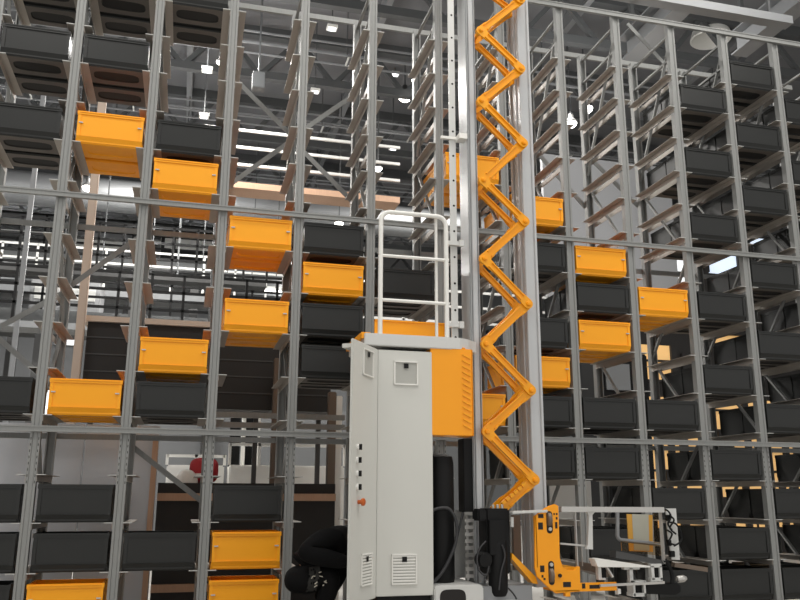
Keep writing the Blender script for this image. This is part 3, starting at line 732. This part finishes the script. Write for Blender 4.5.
# dark storage block
YD = 10.6
p0, p1 = at(80, 405, YD), at(332, 333, YD)
sb = thing('dark_storage', 'dark closed storage block with pale top edge behind the rack', 'storage block', ((p0.x+p1.x)/2, YD+.4, 0))
MB().box(p0.x, p1.x, YD, YD+1.0, p0.z, p1.z-.02).build('block_body', 'dark_panel', sb)
MB().box(p0.x-.05, p1.x+.05, YD-.06, YD+1.05, p1.z-.02, p1.z+.05).build('block_top', 'beige_steel', sb)
b = MB()
for k in range(1, 5): z = p0.z+(p1.z-p0.z)*k/5; b.box(p0.x, p1.x, YD-.012, YD, z-.008, z+.008)
b.build('panel_strip', 'dark_steel', sb)
for x in (p0.x+.05, (p0.x+p1.x)/2+.6, p1.x-.1): MB().box(x, x+.06, YD+.5, YD+.56, 0, p0.z).build('support_leg', 'dark_steel', sb)
# beam lines under the block
for yy, nm in ((414, 'upper'), (424, 'lower')):
    q0, q1 = at(205, yy, 9.3), at(345, yy, 9.3)
    tag(MB().box(q0.x, q1.x, 9.3, 9.34, q0.z-.03, q0.z+.03).build('tie_beam', 'galvanised'), '%s grey tie beam in the gap below the dark storage block' % nm, 'beam')
    for x in (q0.x, q1.x-.05): pass
# glossy grey wall panels at lower left
YG = 9.3
pa, pb_ = at(-40, 430, YG), at(157, 480, YG)
gp = thing('panel_wall', 'glossy light grey panelled partition behind the lower left bins', 'partition', ((pa.x+pb_.x)/2, YG, 0))
xs = [pa.x, at(82, 470, YG).x, pb_.x]
for k in range(2): MB().box(xs[k]+.006, xs[k+1]-.006, YG, YG+.05, 0, at(75, 424, YG).z).build('wall_panel', 'gloss_panel', gp, bevel=.006)
# wooden frame
YW = 9.15
tag(MB().box(at(150, 480, YW).x, at(155.5, 480, YW).x, YW, YW+.08, 0, at(152, 438, YW).z).build('wooden_post', 'wood'), 'upright timber post beside the grey panelled partition', 'post')
cx0, cx1 = at(157, 500, 9.45).x, at(335, 500, 9.45).x; cz = at(200, 483, 9.45).z
ct = thing('dark_counter', 'dark brown counter with pale rungs behind the lower bins', 'counter', ((cx0+cx1)/2, 9.8, 0))
MB().box(cx0, cx1, 9.45, 10.2, 0, cz).build('counter_body', 'dark_panel', ct)
for yy in (497, 588):
    z = at(180, yy, 9.43).z; MB().box(cx0, cx1, 9.40, 9.45, z-.04, z+.04).build('counter_rung', 'wood', ct)
# things on the counter
bm = bmesh.new(); bmesh.ops.create_uvsphere(bm, u_segments=18, v_segments=12, radius=1)
q = at(204, 468, 9.8)
for v_ in bm.verts:
    v_.co = Vector((math.copysign(abs(v_.co.x)**.6, v_.co.x)*.165, v_.co.y*.12, math.copysign(abs(v_.co.z)**.6, v_.co.z)*.145)) + Vector((q.x, 9.8, cz+.145))
b = MB(); b.bm.free(); b.bm = bm
rb = tag(b.build('red_bag', 'red_cloth', smooth=True), 'red rounded bag on the dark counter', 'bag')
sub('strap', MB().box(q.x-.165, q.x+.06, 9.672, 9.69, cz+.08, cz+.11), 'white_paint', rb)
bm = bmesh.new(); bmesh.ops.create_uvsphere(bm, u_segments=18, v_segments=12, radius=1); q = at(187, 476, 9.55)
bmesh.ops.delete(bm, geom=[v_ for v_ in bm.verts if v_.co.z < -.05], context='VERTS')
for v_ in bm.verts: v_.co = Vector((v_.co.x*.125, v_.co.y*.10, max(0, v_.co.z)*.15)) + Vector((q.x, 9.57, cz))
b = MB(); b.bm.free(); b.bm = bm
tag(b.build('white_cover', 'white_paint', smooth=True), 'white domed cover beside the red bag', 'cover')
# white lit machine area behind the counter
YV = 13.8
def white_frame(x0, x1, y0, y1, Y, label):
    p, q = at(x0, y1, Y), at(x1, y0, Y); t = thing('white_machine', label, 'machine', ((p.x+q.x)/2, Y, 0))
    MB().box(p.x, q.x, Y, Y+.5, 0, p.z+.35).build('machine_body', 'white_paint', t, bevel=.02)
    b = MB(); n = max(2, int((q.x-p.x)/.35))
    for k in range(n+1): x = p.x+(q.x-p.x)*k/n; b.box(x-.02, x+.02, Y, Y+.04, p.z+.35, q.z)
    b.box(p.x, q.x, Y, Y+.04, q.z-.04, q.z)
    b.build('machine_rail', 'white_paint', t)
white_frame(165, 225, 455, 490, 12.2, 'white railed machine behind the red bag')
white_frame(228, 345, 445, 490, 12.0, 'white railed machine right of the red bag')
struct(MB().box(at(150, 400, 15).x, at(380, 400, 15).x, 15, 15.1, 0, at(250, 408, 15).z).build('wall_mid', 'wall_grey'))

# mezzanine levels far back
def mezz(Y, z, xa, xb, depth, beam_m, rail_m, label, step=1.2, rh=1.05, nrail=3, h=.28, glow=None):
    t = thing('mezzanine', label, 'mezzanine', ((xa+xb)/2, Y, 0), 'mezzanine decks at the back of the hall')
    MB().box(xa, xb, Y, Y+depth, z-h, z).build('deck', beam_m, t)
    b = MB(); x = xa
    while x <= xb: b.box(x-.025, x+.025, Y, Y+.05, z, z+rh); x += step
    for k in range(nrail): zz_ = z+rh*(k+1)/nrail; b.box(xa, xb, Y, Y+.045, zz_-.025, zz_+.025)
    b.build('guard_rail', rail_m, t)
    x = xa+.4
    while x <= xb: MB().box(x-.11, x+.11, Y+min(.3, depth*.3), Y+min(.52, depth*.8), 0, z-h).build('support_column', 'dark_steel', t); x += 5.2
    if glow:
        MB().box(xa, xb, Y+.1, Y+.13, z-h-.03, z-h).build('light_strip', glow, t)
    return t
mezz(14.5, 6.95, at(200, 190, 14.5).x, at(400, 190, 14.5).x, .5, 'wood', 'light_paint', 'beige edged walkway with pale railing above the middle rail', 1.6, h=.12)
mezz(17.2, 5.75, -12, 1.5, .4, 'dark_steel', 'matte_black', 'thin dark walkway with close black railing left of the mast', .5, h=.1)
mezz(18.5, 5.15, -14, 3.0, 2.0, 'truss_grey', 'matte_black', 'grey deck with black railing, lowest and nearest on the left', .9, glow='strip_glow')
mezz(22.0, 7.4, -16, 5.0, 2.0, 'truss_grey', 'matte_black', 'grey deck with black railing, higher and further back', 1.1)
mezz(25.5, 8.3, -18, 6.0, 2.0, 'wall_grey', 'light_paint', 'far grey deck with pale railing', 1.3, glow='strip_glow')
mezz(20.75, 6.2, -15, 4.5, .9, 'wall_grey', 'light_paint', 'grey deck with pale railing, between the two black railed decks', .8, h=.15)
mezz(15.8, 4.35, -11, 2.2, .6, 'duct_grey', 'matte_black', 'thin grey walkway with black railing just above the dark storage block', .6, h=.12)
mezz(16.5, 4.6, 3.2, 9, 2.0, 'truss_grey', 'light_paint', 'grey deck with pale railing behind the crane', 1.2)
# machinery cabinets on the decks
for (x0, x1, Y, z, h, m, l) in ((-9, -7.4, 19.3, 5.15, 1.3, 'matte_black', 'black machine on the lowest deck at far left'), (-6.4, -5.2, 19.3, 5.15, 1.1, 'duct_grey', 'grey machine on the lowest deck'),
                               (-3.6, -2.1, 19.3, 5.15, .9, 'white_wall', 'pale machine on the lowest deck'), (-7.5, -5.5, 22.9, 7.4, 1.2, 'duct_grey', 'grey machine on the higher deck'), (-3.5, -1.8, 22.9, 7.4, 1.0, 'wall_grey', 'mid grey machine on the higher deck'), (-1, .6, 22.9, 7.4, 1.3, 'matte_black', 'black machine on the higher deck')):
    t = thing('deck_machine', l, 'machine', ((x0+x1)/2, Y+.5, z))
    MB().box(x0, x1, Y, Y+1, z, z+h).build('housing', m, t, bevel=.03); MB().box(x0+.1, x1-.1, Y-.03, Y, z+h*.45, z+h*.8).build('front_panel', 'light_paint', t)
# bright windows in the back wall
wi = 0
for (x0, x1, z0, z1) in ((-13, -11.4, 4.2, 5.2), (-10.6, -9.2, 4.2, 5.2), (-8.2, -7.4, 7.0, 7.6), (-5.2, -4.4, 7.0, 7.6), (-6.4, -5, 4.2, 5.2), (-3.4, -2.6, 6.4, 7.0), (-1.6, -.4, 4.3, 5.2), (2.2, 3.4, 6.9, 7.7)):
    wi += 1
    o = struct(MB().box(x0, x1, 33.9, 33.99, z0, z1).build('window_%d' % wi, 'day_window'))
    struct(MB().box(x0-.06, x1+.06, 33.86, 33.9, z0-.06, z0).box(x0-.06, x1+.06, 33.86, 33.9, z1, z1+.06).box((x0+x1)/2-.03, (x0+x1)/2+.03, 33.86, 33.9, z0, z1).build('window_frame', 'dark_steel', o))

# roof trusses
for k, Y in enumerate((12.2, 15.0, 18.0, 21.5, 25.5, 29.5)):
    t = thing('roof_truss', '%s grey roof truss counted back from the rack' % ORD[k], 'truss', (2, Y, 9.4), 'roof trusses')
    zb_, zt_ = 9.45, 10.35
    MB().box(-20, 25, Y-.07, Y+.07, zb_-.08, zb_+.08).build('bottom_chord', 'truss_grey', t)
    MB().box(-20, 25, Y-.09, Y+.09, zt_-.06, 10.5).build('top_chord', 'truss_grey', t)
    b = MB(); x = -20
    while x < 24.9: b.bar((x, Y, zb_), (x+.75, Y, zt_), .09, .09); b.bar((x+.75, Y, zt_), (x+1.5, Y, zb_), .09, .09); x += 1.5
    b.build('web', 'truss_grey', t)
# purlins under the deck
for k in range(9):
    x = -11.2+k*3.6
    tag(MB().box(x-.06, x+.06, 9, 33.5, 10.22, 10.5).build('purlin', 'duct_grey'), '%s lengthwise roof purlin from the left' % ORD[k], 'purlin', 'roof purlins')
# cable trays with pale edges
for k, (Y, z) in enumerate(((13.4, 9.2), (16.3, 9.15), (19.6, 9.1), (23.4, 9.1))):
    t = thing('cable_tray', '%s pale cable tray hanging below the roof, counted from the rack' % ORD[k], 'cable tray', (0, Y, z), 'cable trays under the roof')
    MB().box(-14, 16, Y, Y+.03, z, z+.03).box(-14, 16, Y, Y+.03, z+.23, z+.26).box(-14, 16, Y+.355, Y+.385, z, z+.03).box(-14, 16, Y+.355, Y+.385, z+.23, z+.26).build('tray_rail', 'duct_grey', t)
    x = -13.5
    while x < 16: MB().box(x, x+.03, Y, Y+.385, z, z+.03).build('tray_rung', 'light_paint', t); x += 2.0
    x = -13.5
    while x < 16: MB().box(x, x+.02, Y+.18, Y+.2, z+.03, 10.5).build('hanger', 'truss_grey', t); x += 4
# ventilation duct
dt = thing('air_duct', 'long round grey air duct hanging below the roof', 'duct', (1, 20.5, 8.6))
MB().tube([(-14, 20.5, 8.6), (16, 20.5, 8.6)], .42, 20).build('duct_pipe', 'duct_grey', dt, smooth=True)
for x in range(-13, 16, 4): MB().box(x, x+.04, 20.48, 20.52, 9.0, 10.5).build('duct_hanger', 'truss_grey', dt)
p = at(259, 79, 13.0); jb = thing('junction_box', 'small grey box hanging under the roof right of the fourth upright', 'box', p)
MB().box(p.x-.11, p.x+.11, 13.0, 13.2, p.z-.15, p.z+.15).build('box_housing', 'truss_grey', jb, bevel=.01)
MB().box(p.x-.015, p.x+.015, 13.1, 13.13, p.z+.15, 10.5).build('box_hanger', 'truss_grey', jb)
# lamps: high bay and strips
def bay_lamp(x, y, Y, r, label):
    p = at(x, y, Y); t = thing('high_bay_lamp', label, 'lamp', p, 'round lamps under the roof')
    MB().lathe([(r*.4, r*1.6), (r*.5, r*.9), (r*1.1, .02), (r*1.05, 0)], p, (0, 0, 1), 20).build('lamp_shade', 'dark_steel', t, smooth=True)
    MB().lathe([(r, -.005), (r*.9, -r*.4), (r*.55, -r*.75), (r*.1, -r*.85)], p, (0, 0, 1), 20).build('lamp_glass', 'lamp_glow', t, smooth=True)
    MB().box(p.x-.012, p.x+.012, p.y-.012, p.y+.012, p.z+r*1.6, 10.5).build('lamp_rod', 'truss_grey', t)
for (x, y, Y, r, l) in ((405, 96, 15.5, .15, 'bright round lamp left of the mast'), (415, 80, 14.6, .07, 'small round lamp above and right of the bright one'), (421, 98, 15.2, .07, 'small round lamp level with the bright one'),
                        (571, 123, 14, .12, 'round lamp right of the masts, lower of two'), (586, 108, 14, .14, 'round lamp right of the masts, upper of two'), (88, 187, 19.2, .13, 'round lamp above the middle rail at left'),
                        (378, 168, 16, .09, 'round lamp above the platform railing'), (220, 62, 13, .06, 'small lamp right of the fourth upright'), (339, 223, 17.3, .10, 'low round lamp between the fifth and sixth uprights')):
    bay_lamp(x, y, Y, r, l)
def strip_lamp(x, y, Y, L, label, along='X'):
    p = at(x, y, Y); t = thing('strip_lamp', label, 'lamp', p, 'small square lamps under the roof')
    MB().box(p.x-L/2-.03, p.x+L/2+.03, p.y-.08, p.y+.08, p.z, p.z+.05).build('lamp_housing', 'white_paint', t)
    MB().box(p.x-L/2, p.x+L/2, p.y-.05, p.y+.05, p.z-.012, p.z-.001).build('lamp_diffuser', 'strip_glow', t)
    MB().box(p.x-.01, p.x+.01, p.y-.01, p.y+.01, p.z+.07, 10.5).build('lamp_rod', 'truss_grey', t)
for x, y, Y, l in ((207, 71, 13.0, 'small square lamp above the second orange bin, upper'), (204, 117, 15.0, 'small square lamp above the second orange bin, lower'), (332, 29, 12.6, 'small square lamp between the fifth and sixth uprights, upper'),
                   (315, 92, 14.5, 'small square lamp between the fifth and sixth uprights, lower'), (393, 149, 17, 'small square lamp left of the mast'), (395, 75, 15.8, 'small square lamp high left of the mast')):
    strip_lamp(x, y, Y, .12, l)
def led_line(x0, y0, x1, Y, label):
    p, q = at(x0, y0, Y), at(x1, y0, Y); t = thing('led_line', label, 'lamp', ((p.x+q.x)/2, Y, p.z), 'long lamp lines')
    MB().box(p.x, q.x, Y-.05, Y+.05, p.z, p.z+.05).build('lamp_housing', 'white_paint', t)
    MB().box(p.x, q.x, Y-.035, Y+.035, p.z-.015, p.z).build('lamp_diffuser', 'lamp_glow', t)
    b = MB(); n = 6
    for k in range(n+1): x = p.x+(q.x-p.x)*k/n; b.box(x-.012, x+.012, Y-.012, Y+.012, p.z+.08, 10.5)
    b.build('lamp_rod', 'truss_grey', t)
led_line(-20, 268, 215, 17.8, 'long white lamp line below the middle rail at left')
led_line(150, 283, 300, 19.8, 'long white lamp line left of the stacked orange bins')

# top right: big pale beams and trays
def beam_y(x0, y0, Y0, Y1, w, h, m, label):
    p = at(x0, y0, Y0)
    return tag(MB().box(p.x-w/2, p.x+w/2, Y0, Y1, p.z-h/2, p.z+h/2).build('roof_beam', m), label, 'beam', 'pale roof beams at upper right')
for (x, y, l) in ((678, 14, 'left'), (797, 10, 'right')):
    p = at(x, y, 8.6)
    t = thing('roof_girder', 'pale roof girder running back over the rack, %s of two' % l, 'girder', (p.x, 8.6, p.z), 'pale roof girders at upper right')
    MB().box(p.x-.14, p.x+.14, 8.4, 9.9, p.z-.012, p.z+.012).box(p.x-.012, p.x+.012, 8.4, 9.9, p.z, p.z+.34).box(p.x-.17, p.x+.17, 8.4, 9.9, p.z+.33, p.z+.354).build('girder_beam', 'duct_grey', t)
    for yy in (8.6, 9.7): MB().box(p.x-.03, p.x+.03, yy, yy+.06, p.z+.35, 10.5).build('hanger', 'truss_grey', t)
p, q = at(655, 0, 7.7), at(793, 20, 7.7)
tt = thing('roof_tray', 'long pale trough hung above the top right of the rack', 'trough', ((p.x+q.x)/2, 7.7, q.z), None)
MB().box(p.x-1.5, q.x, 7.7, 7.85, q.z-.05, q.z+.06).build('trough_body', 'duct_grey', tt)
for x in (p.x, q.x-.3): MB().box(x, x+.03, 7.76, 7.79, q.z+.06, 10.5).build('hanger', 'truss_grey', tt)
p = at(711, 40, 12.5); t = thing('dome_lamp', 'big white dome lamp right of the tallest bin column', 'lamp', p)
MB().lathe([(.10, .55), (.20, .42), (.34, .22), (.40, .02), (.38, 0), (.32, .2), (.1, .4)], p, (0, 0, 1), 28).build('dome', 'white_paint', t, smooth=True)
MB().box(p.x-.02, p.x+.02, p.y-.02, p.y+.02, p.z+.5, 10.5).build('lamp_rod', 'truss_grey', t)

# right background: grey partition, lit rooms
p0, p1 = at(548, 300, 13.5), at(668, 150, 13.5)
struct(MB().box(p0.x, p1.x, 13.5, 13.6, at(600, 300, 13.5).z, at(600, 160, 13.5).z).build('wall_partition', 'white_wall'))
YR = 15.0
wr0, wr1 = at(622, 400, YR).x, at(905, 400, YR).x
struct(MB().box(wr0, wr1, YR, YR+.2, 0, at(700, 230, YR).z).build('wall_office', 'dark_panel'))
def lit(n, x0, x1, y0, y1, m, shelves=True):
    p, q = at(x0, y1, YR-.02), at(x1, y0, YR-.02)
    o = struct(MB().box(p.x, q.x, YR-.02, YR-.001, p.z, q.z).build('window_%d' % n, m))
    b = MB(); nx = max(1, int((q.x-p.x)/.8))
    for k in range(nx+1): x = p.x+(q.x-p.x)*k/nx; b.box(x-.07, x+.07, YR-.08, YR-.021, p.z, q.z); b.box(x+.2, x+.2+.35*((k*7) % 3)/2+.01, YR-.08, YR-.021, p.z, p.z+(q.z-p.z)*(.3+.25*((k*5) % 3)))
    if shelves:
        k = p.z
        while k <= q.z+.01: b.box(p.x, q.x, YR-.10, YR-.021, k-.02, k+.02); k += .42
    struct(b.build('window_frame', 'dark_panel', o))
lit(20, 634, 672, 346, 380, 'warm_window'); lit(21, 712, 760, 336, 372, 'warm_window'); lit(22, 632, 850, 404, 470, 'warm_window'); lit(23, 632, 850, 474, 528, 'warm_window', False)
lit(24, 700, 775, 240, 272, 'cool_window', False); lit(25, 655, 690, 250, 290, 'day_window')
p0, p1 = at(546, 480, 10.4), at(592, 507, 10.4)
tag(MB().box(p0.x, p1.x, 10.4, 10.5, 0, p0.z).build('pale_partition', 'light_paint'), 'pale low partition seen below the bins right of the mast', 'partition')
p0, p1 = at(598, 352, 11), at(650, 398, 11)
db = thing('dark_machine', 'dark machine behind the orange bins right of the mast', 'machine', ((p0.x+p1.x)/2, 11, 0))
MB().box(p0.x, p1.x, 11, 11.6, 0, p0.z).build('housing', 'matte_black', db, bevel=.02)
MB().box(p0.x+.1, p0.x+.5, 10.97, 11, p1.z+.1, p1.z+.5).build('front_panel', 'duct_grey', db)

# ------------------------------------------------------------------ light
w = bpy.data.worlds.new('world'); bpy.context.scene.world = w; w.use_nodes = True
bg = w.node_tree.nodes['Background']; bg.inputs['Color'].default_value = (1, .985, .96, 1); bg.inputs['Strength'].default_value = .85
def area(name, loc, sx, sy, power, rot=(0, 0, 0), col=(1, .97, .92)):
    l = bpy.data.lights.new(name, 'AREA'); l.shape = 'RECTANGLE'; l.size = sx; l.size_y = sy; l.energy = power; l.color = col
    o = bpy.data.objects.new(name, l); C.objects.link(o); o.location = loc; o.rotation_euler = rot
    return o
for k, (x, y) in enumerate(((-3, 1.5), (2.5, 1.5), (8, 1.5), (-3, 5), (2.5, 4.6), (8, 5))):
    area('hall_lamp_fill', (x, y, 10.0), 2.4, .5, 170)  # unseen ceiling lamps assumed above the aisle, no fixtures modelled
def point(loc, power, col=(1, .98, .95)):
    l = bpy.data.lights.new('hall_lamp_fill', 'POINT'); l.energy = power; l.shadow_soft_size = .25; l.color = col
    o = bpy.data.objects.new('hall_lamp_fill', l); C.objects.link(o); o.location = loc
for loc, pw in (((-7, 13.2, 7.6), 170), ((0, 12.2, 8.2), 170), ((6.5, 11.0, 8.2), 110), ((-8, 17, 6.4), 220), ((-1, 17.2, 6.4), 220), ((-6, 24, 6.0), 350), ((3, 24, 6.5), 350), ((-1, 11.6, 2.6), 130), ((7.5, 11.5, 5.5), 50)): point(loc, pw)  # added fill brightening the back hall, no lamps stand at these spots
for k, (x, y) in enumerate(((-6, 13.8), (0, 13.8), (6, 13.8), (-8, 18.8), (-1, 18.8), (6, 18.8), (-6, 27), (2, 27), (10, 27))):
    area('hall_lamp_fill', (x, y, 9.0), 2.4, .5, 380)
sc = bpy.context.scene
sc.view_settings.view_transform = 'Standard'; sc.view_settings.look = 'None'; sc.view_settings.gamma = 1
sc.view_settings.exposure = 0
for o in bpy.data.objects:
    if '_abs' in o: del o['_abs']
